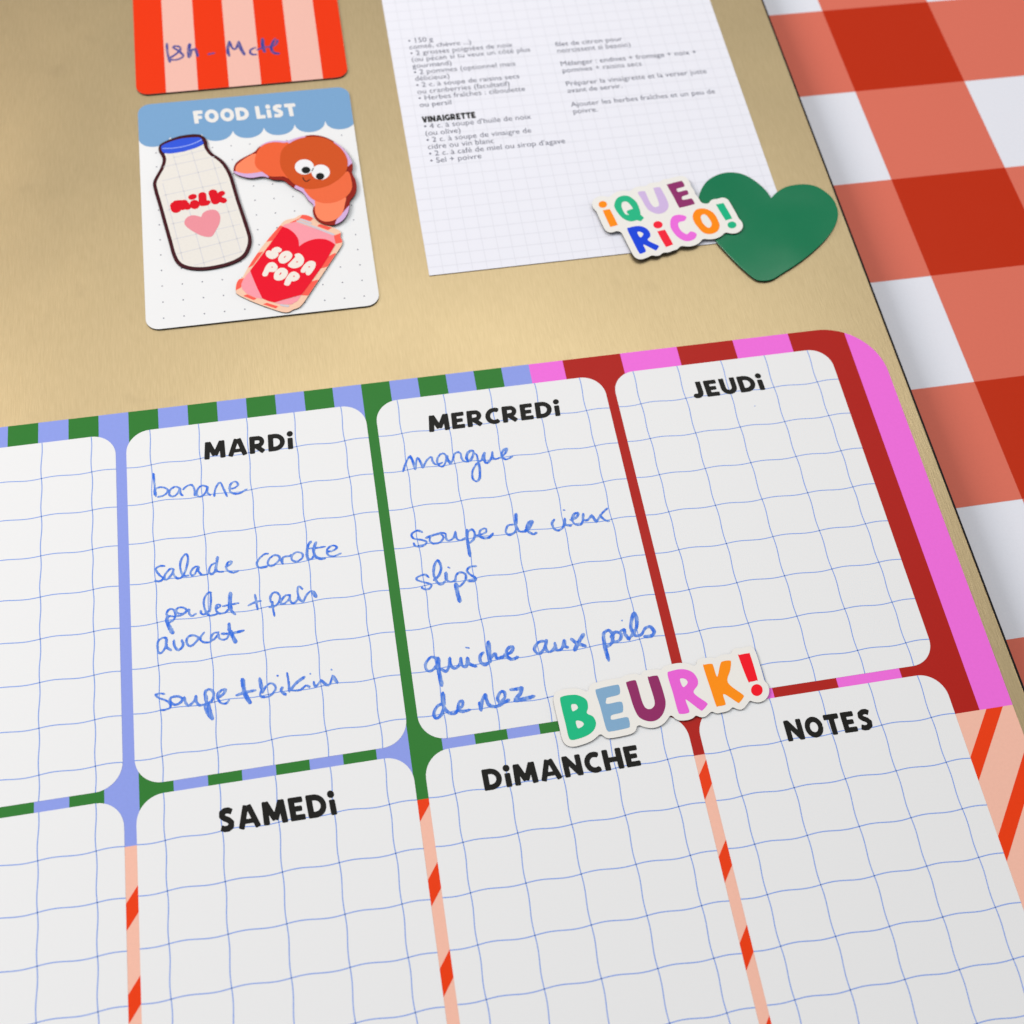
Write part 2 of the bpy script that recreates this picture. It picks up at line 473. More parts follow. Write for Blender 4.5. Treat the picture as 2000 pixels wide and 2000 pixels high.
rnd = random.Random(4)
def handwriting(V, strokes, width, step=.011, jitter=.16):
    """marker strokes (lists of points in view V) as one outline with a breathing width"""
    S = []
    for st in strokes:
        w = width
        if isinstance(st, tuple): w, st = st[0] * width, st[1]
        P = [tuple(p) for p in V(smooth(st, 5, False))] if len(st) > 1 else [tuple(V(st)[0])]
        ph = rnd.random() * 6
        R = []
        for k in range(len(P)):
            a, b = P[max(0, k - 1)], P[min(len(P) - 1, k + 1)]
            dx, dy = b[0] - a[0], b[1] - a[1]; L = math.hypot(dx, dy) or 1
            down = abs(dy) / L
            R.append(w / 2 * (0.92 + 0.12 * down + .5 * jitter * math.sin(ph + k * .7)))
        if len(P) > 3: R[0] *= .75; R[-1] *= .6
        S.append((P, R))
    xs = [p[0] for P, _ in S for p in P]; ys = [p[1] for P, _ in S for p in P]
    X, Y = grid((min(xs) - .12, min(ys) - .12, max(xs) + .12, max(ys) + .12), step)
    F = np.full(X.shape, 1e9)
    for P, R in S: F = np.minimum(F, f_ink(X, Y, P, R))
    F += 0.004 * np.sin(X * 91 + Y * 37) * np.sin(Y * 83 - X * 29)
    return contours(X, Y, F, .0016)

# ------------------------------------------------------------------ the weekly planner
PT = 0.020    # planner thickness
PX0, PX1, PY0, PY1 = -11.40, 11.60, -12.22, 3.99
planner = thing('weekly_planner', (0.1, -4, 0), "large white magnetic week planner with blue wavy grid and coloured striped border", "planner")
BODY = rrect(PX0, PY0, PX1, PY1, 1.30, 16)
part('planner_sheet', mesh_fill('planner_sheet', [BODY], 0.0005, PT), C('white_board', None), planner)
bands = []
def band(x0, x1, y0, y1, m):
    p = clip([(x0, y0), (x1, y0), (x1, y1), (x0, y1)], BODY)
    if p: bands.append((p, m))
YS = -5.09
x = -3.706 - 13 * .6155; g = False
edges = [-3.706 + .6155 * k for k in range(-13, 12)] + [3.678]
for k in range(len(edges) - 1):
    band(edges[k], edges[k + 1], YS, PY1, 0 if (k - 13) % 2 == 0 else 1)
for a, b, m in ((3.678, 4.438, 2), (4.438, 5.743, 3), (5.743, 7.036, 2), (7.036, 8.332, 3), (8.332, 9.626, 2), (9.626, 10.921, 3), (10.921, 11.60, 2)):
    band(a, b, YS, PY1, m)
band(PX0, PX1, PY0, YS, 4)
me = mesh_polys('striped_border', bands, PT + .0015)
part('striped_border', me, [C(n, None) for n in ('planner_green', 'planner_blue', 'planner_pink', 'planner_red', 'planner_peach')], planner)
low = rrect(PX0, PY0, PX1, PY1, 1.30, 16)
diag = []
SL = 1.342
for k in range(-22, 22):
    # a slanting orange band through x = 0.212, y = -6.236
    y0 = -6.236 - SL * .212 + 1.49 * k
    q = [(-12, y0 - SL * 12 - .455), (12, y0 + SL * 12 - .455), (12, y0 + SL * 12), (-12, y0 - SL * 12)]
    q = clip(q, [(PX0, PY0), (PX1, PY0), (PX1, YS), (PX0, YS)])
    if q: q = clip(q, low)
    if q: diag.append((q, 0))
part('diagonal_stripes', mesh_polys('diagonal_stripes', diag, PT + .003), C('planner_orange', None), planner)

def wavy(x, y, horizontal, x0, y0):
    if horizontal: return (x, y + .017 * math.sin(2 * math.pi * (x - x0)) + .004 * math.sin(3.1 * x + y * 5))
    return (x - .011 * math.sin(2 * math.pi * (y - y0) / .884) + .004 * math.sin(2.3 * y + x * 5), y)

def panel(x0, y0, x1, y1, label, gx, gy):
    R = rrect(x0, y0, x1, y1, .50, 10)
    p = part('day_panel', mesh_fill('day_panel', [R], PT + .0045), C('white_board', None), planner, label)
    V, F = [], []
    def inside(q):
        cx = min(max(q[0], x0 + .5), x1 - .5); cy = min(max(q[1], y0 + .5), y1 - .5)
        return math.hypot(q[0] - cx, q[1] - cy) <= .508
    def ribbon(P, w):
        P = [q for q in P if inside(q)]
        for k, q in enumerate(P):
            a, b = P[max(k - 1, 0)], P[min(k + 1, len(P) - 1)]
            dx, dy = b[0] - a[0], b[1] - a[1]; L = math.hypot(dx, dy) or 1
            n = (-dy / L * w / 2, dx / L * w / 2)
            V.extend([(q[0] + n[0], q[1] + n[1], PT + .006), (q[0] - n[0], q[1] - n[1], PT + .006)])
            if k: F.append((len(V) - 4, len(V) - 3, len(V) - 1, len(V) - 2))
    for yy in gy: ribbon([wavy(x0 + (x1 - x0) * k / 540, yy, True, gx[0], gy[0]) for k in range(541)], .018)
    for xx in gx: ribbon([wavy(xx, y0 + (y1 - y0) * k / 720, False, gx[0], gy[0]) for k in range(721)], .018)
    me = bpy.data.meshes.new('grid_lines'); me.from_pydata(V, [], F)
    part('grid_lines', me, C('grid_blue', None), p)
    return p
GYT = [2.637 - .884 * k for k in range(8)]
GYB = [-5.083 - .884 * k for k in range(8)]
PAN = {}
for i, (x0, x1) in enumerate(((-10.43, -5.215), (-5.0, 0.0), (.217, 5.220), (5.432, 10.418))):
    gx = [x0 + .493 + 1.0015 * k for k in range(5)]
    if i == 0: gx = [x0 + .72 + 1.0015 * k for k in range(5)]
    PAN['t', i] = panel(x0, -4.032, x1, 3.487, None, gx, GYT)
    PAN['b', i] = panel(x0, -11.72, x1, -4.232, None, gx, GYB)

def title(text, V, bl, br, tl, parent, z, mat='title_black', bold=1.0, relief=None, gap=.12):
    L, w = display_text(text, gap, bold)
    a, b, c = V([bl, br, tl])
    L = place(L, w, a, b, c)
    return part('title', mesh_fill('title', L, z, relief), C(mat, None), parent)
z1, z3, z4, z8, z5, z7, z2 = [View(*a, PT) for a in ((300, 620, .2588), (700, 640, .2795), (1180, 620, .26915), (300, 1400, .31056), (760, 1080, .3002), (1290, 1250, .35193), (300, 1040, .2691))]
ZT = PT + .0075
title('MARDi', z1, (383, 1076), (1056, 992), (380, 945), PAN['t', 1], ZT)
title('MERCREDi', z3, (495, 732), (1414, 616), (484, 618), PAN['t', 2], ZT)
title('JEUDi', z4, (648, 591), (1172, 525), (610, 475), PAN['t', 3], ZT)
title('SAMEDi', z8, (418, 730), (1158, 614), (396, 582), PAN['b', 1], ZT)
title('DiMANCHE', View(900, 1420, .20704, PT), (228, 605), (1706, 362), (190, 405), PAN['b', 2], ZT)
title('NOTES', View(1480, 1340, .11387, PT), (525, 955), (2010, 735), (425, 600), PAN['b', 3], ZT)

INK = .043
def write(word, V, strokes, parent, width=INK, mat='marker_blue', z=PT + .009, label=None):
    part('handwriting', mesh_fill('handwriting', handwriting(V, strokes, width), z), M[mat], parent, label or "the handwritten word " + word)
# enlarged views over the written lines
h1, h2, h3, h4, h5, h6 = [View(*a, PT) for a in ((310, 1130, .17081), (310, 1050, .19151), (310, 1300, .19151), (770, 860, .1294), (790, 980, .21739), (820, 1190, .24845))]
P = PAN['t', 1]
write('banane', z1, [[(0, 1180), (8, 1270), (18, 1350)], [(8, 1340), (10, 1300), (50, 1282), (98, 1292), (104, 1318), (75, 1345), (30, 1356)],
    [(200, 1290), (165, 1278), (128, 1300), (120, 1340), (150, 1352), (185, 1325), (200, 1290), (203, 1330), (222, 1345)],
    [(222, 1300), (250, 1275), (288, 1265), (308, 1300), (312, 1347)],
    [(408, 1280), (365, 1270), (332, 1300), (330, 1345), (360, 1352), (395, 1320), (408, 1282), (406, 1322), (428, 1342)],
    [(458, 1350), (468, 1290), (500, 1247), (526, 1290), (554, 1352)],
    [(568, 1292), (605, 1290), (638, 1265), (620, 1240), (588, 1252), (572, 1292), (590, 1325), (642, 1331), (704, 1296)]], P)
write('salade', h2, [[(62, 292), (10, 292), (-30, 325), (10, 385), (45, 415), (10, 448), (-40, 440)],
    [(145, 318), (110, 325), (65, 380), (60, 425), (90, 425), (135, 370), (150, 325), (150, 370), (185, 415), (230, 412)],
    [(232, 410), (270, 345), (298, 240), (292, 180), (270, 172), (232, 220), (218, 290), (235, 365), (270, 392), (305, 385)],
    [(400, 292), (360, 305), (325, 355), (340, 388), (370, 370), (405, 300), (405, 340), (440, 380), (500, 375)],
    (1.3, [(600, 200), (590, 270), (580, 320)]), [(570, 262), (530, 290), (512, 345), (540, 378), (575, 340), (592, 262)], [(582, 318), (605, 348), (660, 348)],
    [(680, 300), (730, 275), (740, 245), (712, 250), (690, 290), (700, 335), (760, 358), (815, 340)]], P)
write('carotte', h2, [[(1118, 165), (1075, 172), (1018, 225), (1000, 275), (1030, 308), (1110, 298)],
    [(1225, 190), (1180, 180), (1130, 215), (1112, 265), (1140, 292), (1190, 270), (1235, 215), (1220, 185), (1250, 240), (1268, 272)],
    [(1262, 270), (1262, 215), (1285, 195), (1330, 190), (1355, 175)],
    [(1400, 150), (1358, 185), (1360, 230), (1410, 245), (1465, 205), (1460, 160), (1410, 148)],
    (1.3, [(1550, 42), (1520, 90), (1512, 170), (1525, 230)]), [(1525, 228), (1560, 215), (1580, 190)], (1.35, [(1605, 48), (1582, 110), (1590, 180), (1640, 215), (1700, 212)]),
    [(1530, 112), (1620, 105), (1700, 92)], [(1712, 140), (1760, 140), (1815, 110), (1800, 85), (1755, 88), (1715, 130), (1730, 180), (1790, 190), (1858, 160)]], P)
write('poulet', h1, [[(88, 440), (130, 430), (190, 440)], [(100, 430), (90, 400), (115, 358), (160, 352), (190, 400), (180, 460), (130, 500), (85, 510)], (1.5, [(100, 440), (92, 480), (110, 540)]), (1.9, [(110, 530), (135, 580), (160, 625)]),
    [(200, 410), (190, 375), (225, 335), (285, 335), (320, 365), (290, 400), (230, 400), (195, 375)], [(195, 430), (260, 420), (320, 375), (350, 350)], [(350, 355), (350, 400), (380, 430), (430, 400)],
    [(482, 370), (485, 400), (520, 410), (570, 370)], [(600, 160), (565, 165), (525, 220), (515, 290), (535, 370), (570, 420), (625, 420), (680, 400)], [(595, 170), (595, 270), (585, 380)],
    [(650, 350), (700, 320), (690, 298), (660, 310), (655, 360), (690, 400), (760, 390), (800, 350)], (1.9, [(820, 170), (812, 280), (820, 350)]), (1.2, [(820, 350), (850, 390), (875, 410)]), [(730, 318), (820, 300), (915, 280)]], P)
write('+', h1, [[(1100, 185), (1115, 270), (1132, 358)], [(1022, 310), (1100, 272), (1175, 255)]], P, label="a handwritten plus sign")
write('pain', h1, [[(1280, 270), (1275, 220), (1300, 170), (1345, 160), (1385, 200), (1375, 270), (1320, 320), (1262, 328)], (1.3, [(1298, 268), (1300, 320)]), [(1300, 320), (1325, 432)],
    [(1500, 190), (1450, 195), (1405, 250), (1400, 290), (1440, 285), (1490, 235), (1500, 190), (1500, 250), (1540, 285), (1590, 240)], [(1642, 122), (1610, 92), (1590, 110), (1592, 180), (1615, 240)], (1.3, [(1590, 220), (1625, 250), (1655, 262)]),
    [(1655, 262), (1690, 190), (1730, 150), (1760, 145)], (1.7, [(1762, 150), (1800, 212)])], P)
write('avocat', h1, [[(90, 680), (40, 680), (-10, 730), (-5, 840), (30, 850), (75, 790), (95, 690)], (1.2, [(85, 690), (90, 780), (145, 822)]),
    (1.2, [(175, 710), (180, 770), (220, 818), (265, 790), (280, 750), (262, 705)]), (1.1, [(450, 670), (400, 650), (340, 665), (318, 720), (340, 765), (380, 768), (440, 710), (455, 670)]),
    [(520, 618), (485, 660), (480, 705), (520, 730), (590, 725), (600, 690)], [(685, 615), (630, 625), (600, 665), (600, 705), (640, 690), (680, 640), (690, 680), (730, 700), (775, 690), (800, 650)],
    (1.4, [(805, 515), (805, 600)]), (1.8, [(815, 600), (845, 660), (880, 730)]), (1.3, [(722, 632), (830, 628), (975, 595)])], P)
write('soupe', h3, [[(60, 290), (10, 285), (-30, 300), (0, 330), (70, 355), (115, 390), (115, 430), (60, 452), (15, 455)],
    (1.2, [(250, 340), (200, 315), (130, 325), (115, 365), (165, 400), (225, 375), (245, 330)]), (1.2, [(262, 325), (275, 380), (310, 408), (370, 350), (380, 310)]), (1.2, [(380, 315), (385, 370), (415, 405), (455, 400)]),
    (1.2, [(470, 310), (480, 260), (520, 243), (555, 270), (558, 320), (525, 375), (440, 405)]), (1.6, [(478, 300), (490, 400)]), [(465, 410), (490, 480), (540, 550)], (1.8, [(505, 400), (520, 470), (548, 548)]),
    (1.3, [(600, 330), (660, 290), (680, 250), (645, 250), (605, 290), (600, 340)]), [(600, 340), (640, 385), (690, 385), (720, 348)]], P)
write('+', h3, [(1.9, [(855, 142), (870, 250), (895, 320), (935, 382)]), (1.4, [(792, 305), (880, 275), (990, 252)])], P, label="a thick handwritten plus sign")
write('bikini', h3, [(1.7, [(1030, 135), (1050, 240)]), [(1050, 240), (1035, 300), (1060, 322), (1130, 312), (1188, 250), (1185, 205), (1140, 180), (1090, 220), (1060, 280)], (1.3, [(1260, 225), (1250, 260), (1295, 298)]), [(1212, 105)],
    [(1308, 75), (1325, 170), (1330, 270)], (1.4, [(1485, 118), (1400, 180), (1340, 255)]), [(1345, 255), (1440, 250), (1500, 205), (1540, 220)], [(1545, 85)], [(1580, 165), (1600, 215), (1655, 150)], (1.4, [(1655, 150), (1715, 202)]), [(1715, 202), (1745, 190), (1775, 105)],
    (1.4, [(1775, 105), (1822, 178)]), [(1762, 42)]], P)
write('dot', z4, [[(1093, 643)]], PAN['t', 3], width=.03, label="a tiny marker dot")
P = PAN['t', 2]
write('mangue', h4, [[(130, 475), (165, 370), (205, 280), (240, 240)], (1.3, [(240, 240), (280, 320), (318, 445)]), [(318, 445), (330, 330), (345, 270), (370, 280)], (1.2, [(370, 280), (410, 360), (432, 420)]), [(432, 420), (480, 320), (540, 258), (570, 265), (575, 310), (610, 360), (660, 365), (730, 335)],
    [(780, 230), (740, 200), (690, 220), (650, 280), (655, 360), (715, 400), (760, 365), (785, 290), (790, 230)], (1.5, [(790, 235), (800, 285), (850, 350)]), (1.1, [(850, 350), (885, 290), (905, 210), (960, 178)]), [(960, 178), (1000, 200), (1020, 280), (1070, 325), (1140, 315)],
    (1.4, [(1190, 165), (1150, 160), (1105, 200), (1090, 270), (1115, 310)]), (1.3, [(1140, 315), (1180, 250), (1200, 180)]), [(1205, 200), (1240, 220), (1265, 320)], (1.3, [(1265, 320), (1290, 440), (1290, 560), (1265, 610)]), [(1265, 610), (1235, 622), (1185, 580), (1180, 470), (1240, 360), (1320, 300)],
    (1.3, [(1320, 300), (1362, 190), (1355, 280), (1380, 340), (1430, 330)]), (1.2, [(1430, 330), (1475, 240), (1478, 175)]), [(1478, 180), (1490, 260), (1530, 285), (1600, 260)], (1.2, [(1610, 250), (1670, 200), (1700, 130), (1655, 140), (1618, 200), (1620, 260)]), (1.1, [(1620, 260), (1690, 290), (1785, 242)])], P, width=.043)
write('soupe', h5, [[(162, 275), (115, 260), (65, 290), (80, 330), (160, 345), (200, 365), (160, 400), (100, 400), (82, 372)], [(235, 315), (225, 350), (260, 378), (320, 365), (350, 320), (330, 295)], (1.3, [(195, 325), (260, 300), (340, 280)]),
    [(340, 280), (368, 290), (375, 335), (400, 350), (440, 325), (458, 265)], [(458, 270), (470, 335), (510, 345), (545, 325)], (1.5, [(560, 255), (565, 350), (588, 490)]), (1.1, [(555, 285), (600, 250), (630, 280), (620, 340), (575, 375)]),
    [(625, 305), (670, 300), (730, 275), (725, 240), (680, 260), (670, 305)], (1.3, [(670, 305), (710, 328), (760, 322), (795, 285)])], P)
write('de', h5, [(1.1, [(985, 205), (930, 215), (910, 270), (940, 300), (985, 280), (1010, 230)]), (1.6, [(1002, 112), (1000, 210)]), [(1002, 210), (1030, 265), (1090, 272)], (1.6, [(1085, 260), (1120, 235), (1145, 180), (1115, 190), (1098, 240)]), (1.3, [(1098, 245), (1120, 275), (1160, 292), (1185, 278)])], P)
write('vieux', h5, [(1.15, [(1345, 160), (1325, 195), (1345, 245), (1385, 258), (1425, 225), (1440, 150)]), (1.3, [(1440, 155), (1445, 205), (1500, 215)]), (.7, [(1422, 76), (1442, 77)]), (1.3, [(1490, 165), (1540, 145), (1560, 105), (1525, 110), (1500, 160)]), [(1500, 160), (1535, 205), (1590, 200), (1610, 110)],
    (1.2, [(1605, 110), (1605, 160), (1645, 165), (1680, 120)]), (1.3, [(1680, 120), (1725, 185)]), (1.1, [(1822, 60), (1770, 110), (1722, 188)]), (1.2, [(1755, 125), (1800, 165), (1838, 175)])], P)
write('slips', h5, [[(218, 680), (180, 655), (115, 680), (115, 705), (180, 725), (240, 745), (225, 780), (185, 788), (152, 770)], (1.2, [(262, 705), (310, 660), (328, 590), (300, 528), (270, 570), (262, 650), (290, 720), (330, 745), (365, 715)]),
    (1.7, [(372, 640), (375, 700)]), [(375, 700), (410, 720), (450, 710)], (.8, [(392, 588), (406, 596)]), (1.1, [(455, 715), (465, 660), (500, 635), (545, 650), (548, 700), (500, 758), (465, 755)]), (1.9, [(462, 740), (475, 820), (498, 898)]),
    (1.1, [(645, 580), (590, 585), (560, 620), (590, 655), (635, 680)]), (1.4, [(640, 685), (625, 710), (570, 715)])], P)
write('quiche', h6, [(1.1, [(130, 385), (85, 378), (45, 430), (55, 480), (95, 482), (135, 430), (140, 385)]), (1.7, [(142, 385), (148, 480), (172, 600)]), (1.2, [(170, 470), (205, 490), (230, 445), (235, 380)]), (1.2, [(235, 385), (245, 445), (280, 465), (315, 430), (322, 380)]),
    (1.2, [(322, 385), (330, 440), (365, 450), (372, 380)]), (1.3, [(375, 385), (390, 430), (445, 450)]), (.7, [(358, 301), (388, 305)]), (1.3, [(500, 340), (475, 365), (475, 410), (510, 438), (545, 420)]), (1.8, [(538, 258), (542, 340), (552, 415)]), (1.3, [(552, 390), (590, 350), (605, 385), (665, 370)]),
    (1.3, [(665, 355), (715, 340), (732, 300), (705, 298), (680, 330), (685, 375)]), (1.4, [(685, 375), (725, 395), (770, 375)])], P, width=.049)
write('aux', h6, [(1.2, [(975, 250), (930, 262), (900, 310), (920, 345), (950, 345), (985, 290), (995, 240)]), (1.2, [(985, 285), (1000, 330), (1035, 330), (1060, 295), (1060, 265)]), (1.2, [(1062, 270), (1075, 320), (1115, 310), (1135, 240)]), (1.3, [(1138, 245), (1140, 290), (1165, 300)]),
    (1.6, [(1285, 198), (1250, 255), (1215, 325)]), (1.5, [(1190, 235), (1240, 270), (1305, 290)])], P, width=.049)
write('poils', h6, [(1.3, [(1445, 210), (1445, 190), (1480, 165), (1515, 200), (1510, 260), (1470, 295)]), (1.5, [(1442, 210), (1455, 300), (1485, 405)]), (1.3, [(1500, 220), (1535, 180), (1580, 195), (1575, 235), (1535, 258), (1508, 235)]), (1.2, [(1575, 175), (1605, 160), (1610, 200)]), (1.5, [(1610, 195), (1645, 238)]), [(1645, 238), (1665, 200)],
    (1.4, [(1665, 210), (1700, 150), (1705, 80), (1685, 30), (1665, 80), (1660, 150), (1690, 205)]), (1.2, [(1690, 210), (1740, 200), (1770, 150), (1810, 135)]), (1.5, [(1810, 135), (1840, 175), (1820, 210), (1762, 215)]), (.8, [(1588, 88)])], P, width=.049)
write('de', h6, [(1.2, [(180, 745), (140, 760), (110, 815), (125, 858), (165, 835), (190, 770)]), (1.7, [(180, 660), (185, 760)]), (1.3, [(188, 765), (220, 810), (270, 822), (300, 790)]), (1.2, [(295, 785), (330, 765), (335, 725), (310, 730), (298, 780)]), (1.3, [(300, 785), (330, 805), (395, 790)])], P, width=.049)
write('nez', h6, [(1.4, [(470, 735), (482, 798)]), (1.3, [(480, 790), (490, 720), (512, 672), (520, 700)]), (1.4, [(520, 700), (545, 755), (600, 765), (650, 740)]), (1.2, [(625, 735), (665, 700), (665, 655), (635, 650), (610, 700), (625, 735)]), (1.3, [(625, 735), (660, 735), (700, 710)]),
    (1.4, [(712, 632), (760, 628), (805, 615)]), (1.5, [(805, 618), (790, 660), (745, 715)]), (1.7, [(745, 720), (810, 708), (900, 684)])], P, width=.049)

# ------------------------------------------------------------------ the two cards at upper left
CT = .045
card = thing('food_list_card', (-1.9, 9.4, 0), "white dotted magnetic notepad card with blue scalloped header under the striped card", "magnetic card")
CR = rrect(-4.50, 6.03, .655, 12.80, .30, 8)
part('magnet_backing', mesh_fill('magnet_backing', [CR], .0005, CT - .006), C('magnet_black', None), card)
part('card_face', mesh_fill('card_face', [CR], CT - .006, CT), C('white_board', None), card)
hd = [p for p in CR if p[1] > 12]
cus = [-.026 - .747 * k for k in range(-1, 6)]
top_l, top_r = -4.50, .655
edge = []
xs = np.linspace(top_l, top_r, 160)
for xv in xs:
    t = ((xv + .026) / .747) % 1.0
    s = abs(2 * t - 1)
    edge.append((float(xv), 11.715 - .325 * math.sqrt(max(0, 1 - s ** 2.1)) if s < 1 else 11.715))
loop = edge + [(.655, 12.5)] + [p for p in rrect(-4.50, 6.03, .655, 12.80, .30, 8) if p[1] >= 12.49]
me = mesh_fill('scalloped_header', [loop], CT + .0015)
part('scalloped_header', me, C('header_blue', (118, 160, 200)), card)
zA = View(300, 70, .2381, CT); zB = View(300, 300, .2381, CT)
title('FOOD LiST', zA, (338, 722), (1180, 656), (322, 618), card, CT + .003, mat='letter_cream', bold=1.06) if C('letter_cream', (228, 226, 222)) else None
dots = []
for i in range(12):
    for j in range(12):
        dx, dy = -4.11 + .4435 * i, 6.31 + .4437 * j
        if dy < 11.30 and dx < .6: dots.append(([(dx + .017 * math.cos(a), dy + .017 * math.sin(a)) for a in [k * math.pi / 3 for k in range(6)]], 0))
o = part('dots', mesh_polys('dots', dots, CT + .0015), C('dot_grey', (70, 70, 95)), card)
o['kind'] = 'stuff'

card2 = thing('striped_card', (-1.9, 16, 0), "orange and pale pink striped magnetic card with blue handwriting, above the blue-headed card", "magnetic card")
CR2 = rrect(-4.52, 13.14, .70, 19.6, .30, 8)
part('magnet_backing', mesh_fill('magnet_backing', [CR2], .0005, CT - .006), C('magnet_black', None), card2)
part('card_face', mesh_fill('card_face', [CR2], CT - .006, CT), C('stripe_pink', (232, 182, 168)), card2)
st = []
for a, b in ((-4.60, -3.80), (-3.02, -2.265), (-1.47, -.717), (.062, .80)):
    q = clip([(a, 13), (b, 13), (b, 20), (a, 20)], CR2)
    if q: st.append((q, 0))
part('orange_stripes', mesh_polys('orange_stripes', st, CT + .0015), C('stripe_orange', (228, 52, 4)), card2)
zS = View(300, 80, .16563, CT)
part('handwriting', mesh_fill('handwriting', handwriting(zS, [[(156, 30), (160, 110), (176, 190), (192, 252)], [(296, 66), (250, 60), (236, 80), (290, 115), (345, 165), (330, 200), (250, 225), (186, 208), (240, 172), (305, 120), (315, 80), (290, 62)],
    (1.4, [(425, 38), (412, 120), (420, 195)]), (1.2, [(424, 190), (448, 112), (490, 98), (505, 130), (522, 182)]), [(645, 157), (720, 143)],
    (1.2, [(892, 178), (874, 100), (892, 5)]), [(892, 5), (930, 86), (970, 90), (1000, 10)], (1.4, [(1000, 10), (1030, 90), (1072, 162)]), [(1205, 78), (1150, 100), (1138, 132), (1165, 160), (1218, 160)],
    (1.4, [(1284, -25), (1288, 60), (1312, 132)]), [(1222, 105), (1290, 80), (1372, 68)], (1.3, [(1432, -25), (1388, 70), (1412, 138), (1478, 150)]), [(1388, 60), (1440, 45), (1460, -10)]], .062), CT + .003),
    M['marker_faint'], card2, "handwriting in blue marker reading 18h - Mott")

# ------------------------------------------------------------------ the recipe sheet
ST = .022
sheet = thing('recipe_sheet', (6.2, 10.4, 0), "white squared paper recipe sheet with small grey French print in two columns", "paper sheet")
part('paper', mesh_fill('paper', [[(1.855, 6.70), (10.52, 6.735), (10.52, 19.0), (1.855, 19.0)]], .016, ST), C('paper_white', None), sheet)
V, F = [], []
def quad(x0, y0, x1, y1, z):
    V.extend([(x0, y0, z), (x1, y0, z), (x1, y1, z), (x0, y1, z)]); k = len(V); F.append((k - 4, k - 3, k - 2, k - 1))
k = 0
while 2.19 + .338 * k < 10.5:
    xx = 2.19 + .338 * k; quad(xx - .007, 6.74, xx + .007, 18.99, ST + .0015); k += 1
k = 0
while 6.93 + .336 * k < 18.9:
    yy = 6.93 + .336 * k; quad(1.86, yy - .007, 10.51, yy + .007, ST + .0018); k += 1
me = bpy.data.meshes.new('grid_lines'); me.from_pydata(V, [], F)
part('grid_lines', me, C('sheet_grid', (220, 221, 229), rough=.7), sheet)
left = ["• 150 g", "comté, chèvre ...)", "• 2 grosses poignées de noix", "(ou pécan si tu veux un côté plus", "gourmand)", "• 2 pommes (optionnel mais", "délicieux)",
        "• 2 c. à soupe de raisins secs", "ou cranberries (facultatif)", "• Herbes fraîches : ciboulette", "ou persil"]
left2 = ["• 4 c. à soupe d'huile de noix", "(ou olive)", "• 2 c. à soupe de vinaigre de", "cidre ou vin blanc", "• 2 c. à café de miel ou sirop d'agave", "• Sel + poivre"]
rows = [(t, 2.335, 14.147 - .2250 * i) for i, t in enumerate(left)] + [(t, 2.340, 11.166 - .2240 * i) for i, t in enumerate(left2)]
right = [("filet de citron pour", 13.566), ("noircissent si besoin)", 13.335), ("Mélanger : endives + fromage + noix +", 12.862), ("pommes + raisins secs", 12.625),
         ("Préparer la vinaigrette et la verser juste", 12.155), ("avant de servir.", 11.915), ("Ajouter les herbes fraîches et un peu de", 11.437), ("poivre.", 11.200)]
rows += [(t, 6.09, y) for t, y in right]
C('print_grey', (62, 62, 88), rough=.7)
me, w = font_loops_mesh("• 2 c. à café de miel ou sirop d'agave", 0, 0, .235, 0)
SX = 3.375 / w
for t, x, y in rows:
    me, w = font_loops_mesh(t, x, y, .235, ST + .003, SX, thin=-.06)
    o = part('text_line', me, C('print_grey', None), sheet)
L, w = display_text('VINAIGRETTE', .10, 1.15)
part('heading', mesh_fill('heading', place(L, w, (2.335, 11.372), (3.665, 11.372), (2.335, 11.575)), ST + .003), C('title_black', None), sheet)

# ------------------------------------------------------------------ shaped magnets
def offset_outline(polys, off, b_pad=.35, step=.016, outer_only=True, tol=.0015):
    xs = [p[0] for q in polys for p in q]; ys = [p[1] for q in polys for p in q]
    X, Y = grid((min(xs) - b_pad, min(ys) - b_pad, max(xs) + b_pad, max(ys) + b_pad), step)
    F = np.full(X.shape, 1e9)
    for q in polys: F = np.minimum(F, f_poly(X, Y, q))
    L = contours(X, Y, F - off, tol)
    if outer_only:
        L = [max(L, key=lambda l: abs(loop_area(l)))]
    return L

def magnet_base(t, loops, z0, z1, face_mat, face=.008, bevel=.004, inset=.0):
    part('magnet_backing', mesh_fill('magnet_backing', loops, z0, z1 - face), C('magnet_black', None), t)
    return part('printed_face', mesh_fill('printed_face', loops, z1 - face, z1, bevel=bevel if bevel < face / 2 else 0), face_mat, t)

